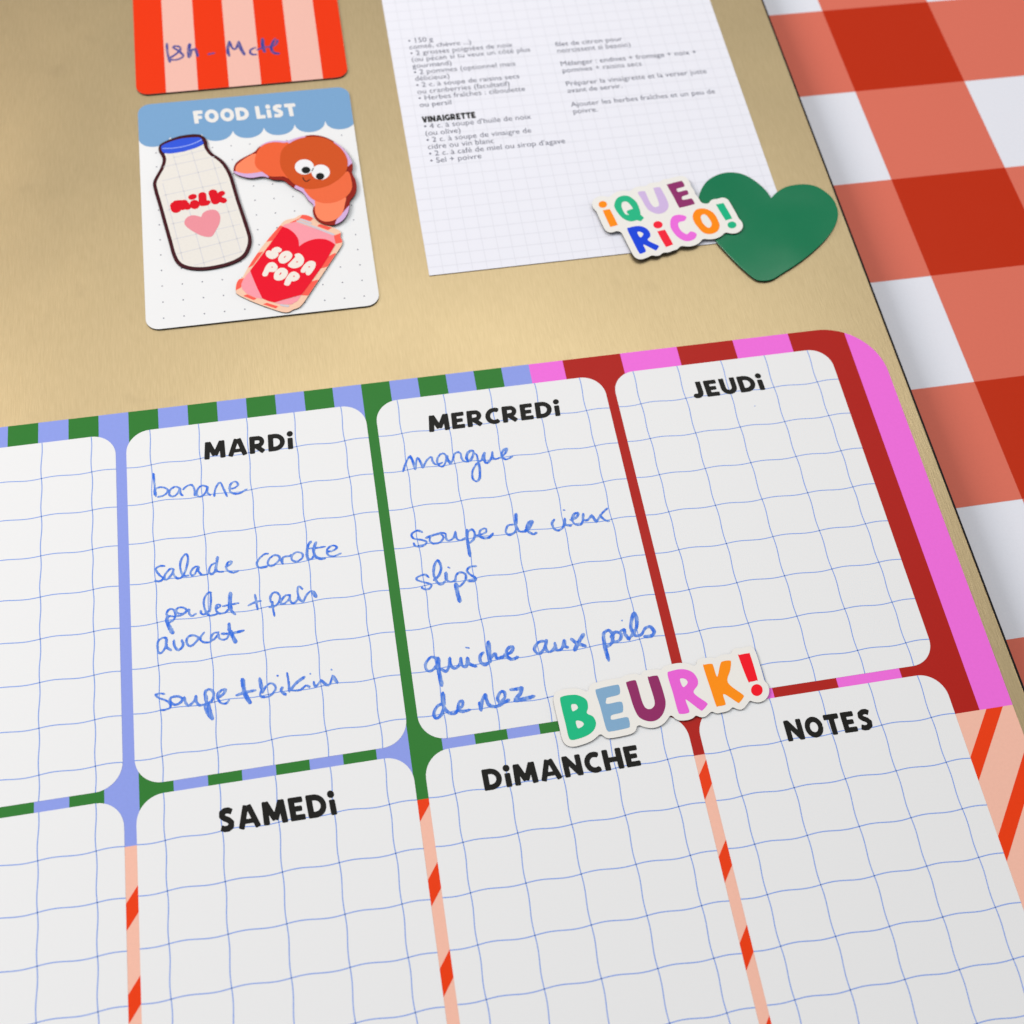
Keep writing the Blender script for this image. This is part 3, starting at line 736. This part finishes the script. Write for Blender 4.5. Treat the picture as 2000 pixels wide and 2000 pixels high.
# BEURK!
B0, B1 = PT + .008, PT + .008 + .036
vB = View(1040, 1220, .26915, B1)
beurk = [
 ('letter_b', (26, 184, 128), [(200, 540), (215, 522), (265, 511), (330, 512), (390, 545), (403, 600), (395, 642), (440, 668), (461, 715), (445, 765), (400, 803), (335, 828), (285, 837), (262, 815), (240, 720), (215, 620)],
    [[(282, 582), (315, 578), (329, 600), (320, 616), (290, 627)], [(315, 700), (350, 700), (372, 718), (360, 740), (328, 750)]]),
 ('letter_e', (128, 168, 200), [(458, 485), (480, 465), (600, 438), (628, 443), (635, 495), (615, 512), (545, 530), (535, 545), (540, 575), (630, 559), (653, 572), (657, 625), (640, 640), (580, 655), (568, 670), (580, 690), (680, 671), (700, 690), (706, 732), (690, 750), (570, 775), (545, 770), (530, 740), (490, 590)], []),
 ('letter_u', (142, 42, 98), [(680, 427), (690, 414), (740, 403), (757, 425), (800, 570), (835, 612), (875, 600), (885, 550), (838, 392), (850, 378), (895, 370), (915, 385), (955, 510), (966, 580), (945, 650), (900, 693), (840, 701), (775, 672), (735, 600), (700, 490)], []),
 ('letter_r', (230, 98, 210), [(980, 362), (1005, 337), (1090, 323), (1160, 345), (1197, 395), (1198, 440), (1170, 495), (1262, 565), (1266, 585), (1235, 620), (1215, 618), (1125, 550), (1112, 553), (1137, 620), (1130, 641), (1080, 648), (1056, 630), (1020, 500)],
    [[(1070, 395), (1105, 393), (1126, 415), (1115, 440), (1090, 451)]]),
 ('letter_k', (250, 142, 10), [(1240, 305), (1250, 290), (1298, 284), (1312, 300), (1340, 378), (1362, 290), (1378, 267), (1430, 260), (1441, 275), (1435, 330), (1418, 420), (1523, 505), (1532, 525), (1505, 562), (1488, 565), (1388, 503), (1398, 560), (1398, 582), (1350, 592), (1332, 585), (1290, 460)], []),
 ('exclamation_bar', (240, 16, 36), [(1495, 230), (1504, 219), (1565, 208), (1580, 220), (1632, 393), (1625, 405), (1580, 415), (1562, 405)], []),
 ('exclamation_dot', (240, 16, 36), circle(1628, 475, 42, 43), [])]
def lettered_sticker(t, V, letters, off, z0, z1, close=.04, **k):
    polys = []
    for n, rgb, o, holes in letters:
        P = [tuple(p) for p in V(smooth(o, 5))]; polys.append(P)
        H = [[tuple(p) for p in V(smooth(h, 5))] for h in holes]
        # separate letters keep a hair of relief of the ink film
        name = n.split('_')[0] if n.startswith('letter') else n
        part(n, mesh_fill(n, [P] + H, z1 + .0015), C('ink_%d_%d_%d' % rgb, rgb, rough=.5, spec=.12), t)
    L = offset_outline(offset_outline(polys, off + close, b_pad=.6), -close)
    magnet_base(t, L, z0, z1, C('sticker_white', None), **k)
    return L
tb = thing('word_magnet', (3.2, -3.2, B0), "white die-cut magnet with the multicoloured word BEURK! on the planner", "magnet", "multicoloured word magnets")
lettered_sticker(tb, vB, beurk, .128, B0, B1)

# ¡QUE RiCO!
Q0, Q1 = .072, .112
vQ = View(1150, 340, .16563, Q1)
que = [
 ('inverted_mark_dot', (250, 140, 16), circle(165, 358, 50, 40), []),
 ('inverted_mark_bar', (250, 140, 16), [(168, 437), (182, 425), (238, 415), (256, 428), (338, 590), (330, 603), (267, 620), (247, 610)], []),
 ('letter_q', (38, 180, 130), [(300, 370), (330, 290), (400, 255), (480, 265), (560, 330), (600, 420), (612, 480, 1), (652, 515, 1), (612, 558, 1), (570, 543, 1), (490, 558), (400, 520), (330, 440)],
    [[(385, 355), (410, 325), (455, 330), (500, 375), (520, 410, 1), (490, 418), (455, 430, 1), (448, 455), (475, 480), (430, 470), (395, 410)]]),
 ('letter_u', (204, 180, 222), [(580, 225), (600, 206), (655, 202), (670, 220), (720, 330), (765, 385), (805, 385), (828, 350), (765, 177), (775, 162), (830, 155), (848, 168), (900, 260), (935, 340), (935, 400), (890, 450), (810, 468), (720, 435), (670, 380), (620, 290)], []),
 ('letter_e', (140, 46, 104), [(922, 130), (935, 119), (1080, 82), (1105, 90), (1128, 130), (1118, 150), (1042, 172), (1037, 185), (1057, 210), (1145, 190), (1168, 205), (1172, 238), (1110, 262), (1097, 280), (1112, 303), (1195, 290), (1218, 292), (1247, 343), (1235, 357), (1090, 394), (1060, 385), (1000, 270)], []),
 ('letter_r', (24, 68, 216), [(455, 655), (480, 630), (580, 612), (660, 630), (715, 680), (725, 735), (697, 780), (818, 842), (822, 862), (797, 896), (775, 895), (648, 832), (670, 893), (668, 917), (620, 937), (592, 928), (520, 790)],
    [[(572, 690), (600, 680), (640, 700), (635, 725), (605, 745)]]),
 ('letter_i_dot', (240, 34, 56), circle(815, 598, 55, 43), []),
 ('letter_i_bar', (240, 34, 56), [(812, 685), (825, 672), (888, 658), (905, 668), (988, 818), (978, 835), (922, 856), (900, 846)], []),
 ('letter_c', (232, 108, 216), [(1150, 515), (1128, 550), (1065, 568), (1055, 610), (1090, 670), (1150, 708), (1175, 698), (1202, 676), (1250, 690), (1272, 717), (1245, 765), (1180, 790), (1110, 780), (1030, 725), (970, 640), (960, 560), (990, 500), (1050, 480), (1110, 485), (1143, 498)], []),
 ('letter_o', (250, 138, 12), [(1225, 490), (1260, 425), (1330, 405), (1410, 420), (1480, 470), (1530, 560), (1542, 620), (1510, 680), (1430, 708), (1350, 690), (1290, 630), (1240, 560)], [[(1320, 505), (1350, 475), (1390, 490), (1435, 550), (1448, 595), (1425, 632), (1385, 620), (1340, 570)]]),
 ('exclamation_bar', (26, 178, 128), [(1505, 370), (1515, 357), (1578, 343), (1594, 352), (1685, 513), (1675, 527), (1625, 542), (1606, 534)], []),
 ('exclamation_dot', (26, 178, 128), circle(1688, 600, 52, 40), [])]
tq = thing('word_magnet', (8.0, 7.6, Q0), "white die-cut magnet with the multicoloured words ¡QUE RiCO! overlapping the green heart", "magnet", "multicoloured word magnets")
lettered_sticker(tq, vQ, que, .155, Q0, Q1, close=.10)

# green heart
H0, H1 = .024, .068
vH = View(1130, 300, .28986, H1)
heart = [(810, 300), (832, 230), (880, 172), (960, 133), (1040, 125), (1120, 142), (1200, 190), (1260, 245), (1298, 298, 1), (1335, 260), (1400, 222), (1500, 205), (1590, 215), (1670, 260), (1725, 320), (1750, 400), (1732, 480), (1672, 570), (1580, 660), (1480, 738), (1380, 802), (1310, 845), (1250, 856), (1190, 843), (1100, 770), (1000, 670), (920, 580), (850, 480), (815, 390)]
th = thing('heart_magnet', (9.6, 7.2, H0), "glossy dark green heart magnet holding the corner of the recipe sheet", "magnet")
HL = [[tuple(p) for p in vH(smooth(heart, 6))]]
part('magnet_backing', mesh_fill('magnet_backing', HL, H0, H1 - .026), C('magnet_black', None), th)
C('heart_green', (4, 116, 74), rough=.24, spec=.45)
_nt = M['heart_green'].node_tree; _b = _nt.nodes['Principled BSDF']
_n = _nt.nodes.new('ShaderNodeTexNoise'); _n.inputs['Scale'].default_value = 22; _n.inputs['Detail'].default_value = 1
_tc = _nt.nodes.new('ShaderNodeTexCoord'); _nt.links.new(_tc.outputs['Object'], _n.inputs['Vector'])
_bm = _nt.nodes.new('ShaderNodeBump'); _bm.inputs['Strength'].default_value = 0.5; _bm.inputs['Distance'].default_value = 0.004
_nt.links.new(_n.outputs['Fac'], _bm.inputs['Height']); _nt.links.new(_bm.outputs['Normal'], _b.inputs['Normal'])
part('heart_face', mesh_fill('heart_face', HL, H1 - .026, H1, bevel=.012), M['heart_green'], th)

# milk bottle
K0, K1 = CT + .003, CT + .036
vK = View(300, 70, .2381, K1)
milk = [(62, 884), (130, 850), (230, 818), (350, 806), (410, 825), (438, 865), (444, 908), (480, 960), (540, 1000), (590, 1048), (638, 1130), (665, 1210), (700, 1330), (740, 1450), (780, 1570), (803, 1652), (798, 1722), (762, 1798), (700, 1846), (600, 1886), (450, 1917), (330, 1920), (240, 1900), (185, 1860), (150, 1790), (120, 1680), (80, 1540), (42, 1400), (8, 1285), (-6, 1210), (18, 1150), (55, 1085), (74, 1020), (60, 975), (42, 945), (42, 910)]
tm = thing('milk_bottle_magnet', (-2.8, 8.7, K0), "milk bottle shaped magnet with blue cap, dark outline and a pink heart", "magnet", "food shaped magnets")
ML = [tuple(p) for p in vK(smooth(milk, 5))]
magnet_base(tm, [ML], K0, K1, C('bottle_brown', (62, 14, 22)))
inner = offset_outline([ML], -.085)
cap = [tuple(p) for p in vK(smooth([(66, 905), (130, 872), (230, 843), (340, 833), (384, 838), (404, 868), (404, 890), (350, 918), (250, 948), (150, 965), (92, 963), (68, 942)], 5))]
X, Y = grid((-5, 6, 0, 12.5), .016)
fi = f_poly(X, Y, inner[0]); fc = f_poly(X, Y, cap)
capline = vK([(40, 968), (90, 965), (150, 967), (250, 950), (350, 921), (408, 892), (420, 870)])
# the glass below the cap
capfill = [tuple(p) for p in vK([(0, 700), (470, 700), (470, 880), (408, 890), (350, 919), (250, 949), (150, 966), (92, 964), (0, 975)])]
F = np.maximum(fi, -f_poly(X, Y, capfill))
part('bottle_glass', mesh_fill('bottle_glass', contours(X, Y, F, .0015), K1 + .0015), C('milk_cream', (226, 222, 214)), tm)
part('bottle_cap', mesh_fill('bottle_cap', [cap], K1 + .003), C('cap_blue', (48, 84, 212)), tm)
hl = handwriting(vK, [[(72, 925), (160, 922), (260, 905), (340, 880), (396, 852)]], .028, jitter=0)
part('cap_highlight', mesh_fill('cap_highlight', hl, K1 + .0045), C('cap_light', (150, 170, 240)), tm)
# faint squares on the glass
V, F_ = [], []
def seg(a, b, w, z):
    a, b = np.array(a), np.array(b); d = b - a; L = np.linalg.norm(d); n = np.array([-d[1], d[0]]) / L * w / 2
    for q in (a + n, b + n, b - n, a - n): V.append((q[0], q[1], z))
    k = len(V); F_.append((k - 4, k - 3, k - 2, k - 1))
for a, b in (((160, 975), (330, 1560)), ((330, 1560), (420, 1890)), ((310, 940), (590, 1860)), ((480, 1010), (720, 1780)), ((75, 1210), (240, 1840)),
             ((165, 1000), (420, 935)), ((80, 1075), (500, 990)), ((70, 1190), (560, 1075)), ((78, 1310), (600, 1200)), ((110, 1430), (650, 1320)), ((140, 1545), (680, 1430)), ((160, 1670), (710, 1545)), ((190, 1790), (740, 1650)), ((330, 1885), (740, 1765))):
    a, b = vK([a, b]); seg(a, b, .016, K1 + .0022)
me = bpy.data.meshes.new('grid_lines'); me.from_pydata(V, [], F_)
part('grid_lines', me, C('milk_grid', (206, 206, 212)), tm)
blobs = [([(178, 1392), (186, 1420)], 66), ([(185, 1372), (232, 1372), (240, 1408)], 44), ([(250, 1368), (278, 1405)], 46), ([(312, 1324), (326, 1319)], 44), ([(334, 1374), (340, 1394)], 56), ([(400, 1308), (404, 1372)], 52), ([(404, 1378), (432, 1376), (444, 1366)], 36),
         ([(486, 1288), (508, 1356)], 56), ([(505, 1330), (560, 1292)], 42), ([(520, 1330), (574, 1352)], 44)]
X, Y = grid((-4.3, 8.3, -1.8, 10.8), .01); F = np.full(X.shape, 1e9)
for pts, w in blobs:
    sc = vK.scale(350, 1350); P = [tuple(p) for p in vK(smooth(pts, 4, False))]
    F = np.minimum(F, f_ink(X, Y, P, [w * sc * .56] * len(P)))
part('lettering', mesh_fill('lettering', contours(X, Y, F), K1 + .0037), C('milk_red', (214, 4, 28)), tm, "the red bubble word milk")
hh = [(255, 1520), (275, 1490), (325, 1472), (390, 1486, 1), (408, 1452), (455, 1429), (515, 1433), (546, 1480), (540, 1540), (512, 1595), (482, 1642), (440, 1650), (380, 1635), (300, 1590), (258, 1552)]
part('pink_heart', mesh_fill('pink_heart', [[tuple(p) for p in vK(smooth(hh, 5))]], K1 + .0037), C('heart_pink', (228, 142, 152)), tm)

# soda can
S0, S1 = CT + .003, CT + .036
vS = View(440, 400, .1294, S1)
can = [(870, 262), (930, 225), (1050, 200), (1110, 162), (1180, 150), (1260, 165), (1330, 200), (1450, 265), (1600, 330), (1715, 385), (1745, 420), (1740, 480), (1765, 540), (1760, 600), (1700, 700), (1500, 1000), (1300, 1300), (1180, 1478), (1110, 1548), (1020, 1582), (960, 1616), (880, 1620), (760, 1588), (560, 1518), (360, 1438), (190, 1352), (158, 1300), (165, 1200), (200, 1130), (262, 1090), (340, 950), (450, 780), (580, 600), (720, 430), (800, 340)]
ts = thing('soda_can_magnet', (-1, 7.3, S0), "soda can shaped magnet with a big red heart and pink ends", "magnet", "food shaped magnets")
CL = [tuple(p) for p in vS(smooth(can, 5))]
magnet_base(ts, [CL], S0, S1, C('can_peach', (238, 196, 168)))
X, Y = grid((-3.2, 5.8, 1.2, 9.2), .012); fcan = f_poly(X, Y, CL)
def inlay(V, polys, f, z, n, mat, t, label=None, smooth_n=0, keep=True):
    F = np.full(X.shape, 1e9)
    for q in polys:
        q = [tuple(p) for p in V(smooth(q, smooth_n) if smooth_n else q)]
        F = np.minimum(F, f_poly(X, Y, q))
    F = np.maximum(F, f)
    part(n, mesh_fill(n, contours(X, Y, F, .0015), z), mat, t, label)
inlay(vS, [[(1110, 215), (1200, 100), (1340, 190), (1290, 245), (1190, 235)], [(950, 280), (1050, 235), (1115, 205), (1090, 250)], [(1385, 320), (1430, 290), (1610, 345), (1550, 385)], [(1640, 465), (1760, 420), (1800, 560), (1665, 590)],
    [(1560, 775), (1650, 730), (1760, 740), (1640, 920), (1520, 940), (1430, 965)], [(1290, 1160), (1440, 1120), (1280, 1370), (1150, 1368)], [(565, 1500), (630, 1480), (805, 1535), (760, 1565)], [(270, 1375), (330, 1350), (475, 1415), (430, 1440)],
    [(120, 1130), (290, 1110), (235, 1250), (130, 1310)], [(620, 560), (760, 310), (870, 320), (710, 540)], [(330, 960), (470, 730), (575, 705), (420, 915)]], fcan + .004, S1 + .0015, 'coral_stripes', C('can_coral', (244, 92, 76)), ts)
inlay(vS, [[(888, 300), (1060, 258), (1640, 460), (1662, 600), (1130, 650), (860, 330)], [(375, 1000), (560, 1420), (450, 1402), (320, 1340), (250, 1265), (240, 1200), (290, 1090)], [(740, 1478), (1150, 1362), (1090, 1452), (1000, 1505), (820, 1500)]], fcan + .05, S1 + .003, 'pink_ends', C('can_pink', (240, 152, 164)), ts)
for gs in ([(1085, 245), (1250, 300), (1440, 375), (1640, 452)], [(1130, 220), (1220, 245), (1295, 280)], [(840, 1512), (900, 1525), (955, 1530)]):
    part('metal_rim', mesh_fill('metal_rim', handwriting(vS, [gs], .055, jitter=0), S1 + .0045), C('rim_grey', (202, 196, 204)), ts)
rh = [(865, 330, 1), (950, 362), (1040, 430), (1100, 520), (1115, 632, 1), (1200, 570), (1350, 520), (1500, 520), (1600, 560), (1662, 605, 1), (1520, 840), (1350, 1090), (1150, 1362, 1), (1000, 1400), (740, 1475, 1), (640, 1450), (560, 1415, 1), (480, 1250), (420, 1110), (375, 995, 1), (500, 830), (700, 560)]
part('red_heart', mesh_fill('red_heart', [[tuple(p) for p in vS(smooth(rh, 5))]], S1 + .006), C('can_red', (228, 0, 36)), ts)
soda = [('letter_s', None, None), ('letter_o', [(800, 830), (820, 760), (880, 710), (950, 700), (1005, 740), (1008, 790), (960, 850), (890, 888), (830, 880)], [[(885, 800), (905, 775), (915, 780), (895, 805)]]),
 ('letter_d', [(1053, 750), (1110, 735), (1165, 770), (1190, 830), (1170, 900), (1110, 945), (1040, 962), (970, 942), (948, 910), (1000, 850), (1055, 792), (1050, 770)], [circle(1085, 865, 13, 11, n=8)]),
 ('letter_a', [(1138, 1000), (1150, 970), (1200, 900), (1260, 855), (1320, 850), (1364, 882), (1355, 950), (1310, 1020), (1270, 1062), (1230, 1062), (1212, 1030), (1218, 1003), (1190, 1027), (1150, 1022)], [circle(1268, 940, 11, 10, n=8)]),
 ('letter_p', [(560, 1050), (580, 1000), (620, 920), (670, 875), (740, 875), (790, 930), (780, 980), (740, 1015), (690, 1015), (660, 1020), (635, 1070), (600, 1084), (570, 1076)], [circle(708, 943, 9, 9, n=8)]),
 ('letter_o', [(733, 1080), (750, 1020), (810, 965), (880, 955), (935, 990), (945, 1040), (910, 1100), (850, 1140), (780, 1145), (740, 1120)], [[(815, 1055), (840, 1025), (850, 1030), (830, 1060)]]),
 ('letter_p', [(890, 1190), (920, 1110), (970, 1040), (1030, 1010), (1090, 1030), (1124, 1080), (1100, 1130), (1040, 1157), (1000, 1160), (970, 1212), (930, 1223), (895, 1210)], [circle(1038, 1082, 11, 10, n=8)])]
for n, o, h in soda:
    if o is None:
        L = handwriting(vS, [[(815, 690), (775, 672), (742, 700), (757, 755), (715, 788), (665, 762), (660, 722)]], 78 * vS.scale(750, 730), jitter=0)
    else: L = [[tuple(p) for p in vS(smooth(q, 5))] for q in [o] + h]
    part(n, mesh_fill(n, L, S1 + .0075), C('soda_cream', (234, 226, 216)), ts)

# croissant
G0, G1 = S1 + .003, S1 + .034
vG = View(300, 70, .2381, G1)
cro = [(655, 1100), (670, 1050), (720, 1008), (825, 952), (860, 915), (920, 875), (1000, 858), (1090, 862), (1150, 843), (1230, 822), (1310, 813), (1400, 828), (1480, 866), (1550, 918), (1600, 980), (1630, 1040), (1632, 1088), (1627, 1120), (1655, 1180), (1666, 1240), (1652, 1300), (1612, 1352), (1607, 1400), (1590, 1460), (1550, 1515), (1490, 1547), (1440, 1552), (1380, 1536), (1330, 1498), (1305, 1440), (1310, 1388), (1270, 1348), (1222, 1285), (1150, 1246), (1100, 1211), (1060, 1184), (980, 1178), (900, 1154), (800, 1166), (720, 1152), (667, 1128)]
tg = thing('croissant_magnet', (-.6, 10, S0), "smiling orange croissant magnet with round eyes, resting on the soda can magnet's top", "magnet", "food shaped magnets")
GLp = [tuple(p) for p in vG(smooth(cro, 5))]
# the backing reaches down to the card where nothing lies beneath it
magnet_base(tg, [GLp], G0, G1, C('croissant_edge', (140, 28, 14)))
X, Y = grid((-2.6, 7.6, 1.2, 11.9), .012); fg = f_poly(X, Y, GLp)
inlay(vG, [[(870, 920), (1000, 700), (1290, 700), (1240, 840), (1100, 900)], [(1475, 880), (1500, 780), (1750, 900), (1640, 1035), (1590, 1075), (1550, 980)], [(600, 1108), (690, 1112), (900, 1115), (945, 1155), (930, 1250), (600, 1250)],
    [(1165, 1225), (1260, 1265), (1345, 1370), (1290, 1430), (1140, 1270)], [(1600, 1395), (1700, 1380), (1600, 1650), (1468, 1600), (1500, 1510)]], fg + .002, G1 + .0015, 'lilac_stripes', C('croissant_lilac', (206, 170, 214)), tg)
def shape(n, pts, z, rgb, t=tg, V=vG, label=None):
    return part(n, mesh_fill(n, [[tuple(p) for p in V(smooth(pts, 5))]], z), C('ink_%d_%d_%d' % rgb, rgb), t, label)
shape('tip', [(672, 1095), (688, 1055), (760, 1000), (830, 967), (880, 1000), (885, 1100), (870, 1118), (760, 1130), (685, 1115)], G1 + .003, (246, 132, 92))
shape('tip', [(1325, 1390), (1345, 1340), (1560, 1310), (1567, 1390), (1540, 1468), (1480, 1513), (1410, 1524), (1355, 1500), (1326, 1450)], G1 + .003, (246, 132, 92))
shape('middle_roll', [(830, 1030), (850, 950), (900, 895), (980, 873), (1060, 878), (1115, 900), (1115, 1150), (1060, 1154), (960, 1154), (900, 1122), (845, 1080)], G1 + .0045, (230, 96, 52))
shape('middle_roll', [(1238, 1240), (1400, 1220), (1500, 1180), (1590, 1112), (1624, 1190), (1624, 1260), (1580, 1320), (1500, 1362), (1410, 1374), (1330, 1355), (1270, 1310)], G1 + .0045, (232, 104, 62))
shape('centre_roll', [(1037, 1020), (1052, 940), (1110, 885), (1200, 842), (1320, 828), (1430, 850), (1530, 918), (1585, 1000), (1590, 1080), (1550, 1150), (1450, 1222), (1340, 1254), (1240, 1253), (1150, 1213), (1080, 1140), (1045, 1080)], G1 + .006, (202, 80, 28))
for (ex, ey, rx, ry), (px, py, pr, ps) in (((1237, 1077, 78, 62), (1250, 1103, 36, 28)), ((1371, 1120, 75, 62), (1366, 1154, 35, 28))):
    e = shape('eye', circle(ex, ey, rx, ry, n=14), G1 + .0075, (232, 232, 234))
    p_ = shape('pupil', circle(px, py, pr, ps, n=12), G1 + .009, (20, 20, 18), t=e)
mo = handwriting(vG, [[(1225, 1163), (1234, 1184), (1256, 1196), (1283, 1178)]], .026, jitter=0)
part('mouth', mesh_fill('mouth', mo, G1 + .0075), C('mouth_black', (40, 22, 16)), tg)

for o in list(bpy.data.objects):
    if 'org' in o: del o['org']
for me in bpy.data.meshes:
    for f in me.polygons: f.use_smooth = False
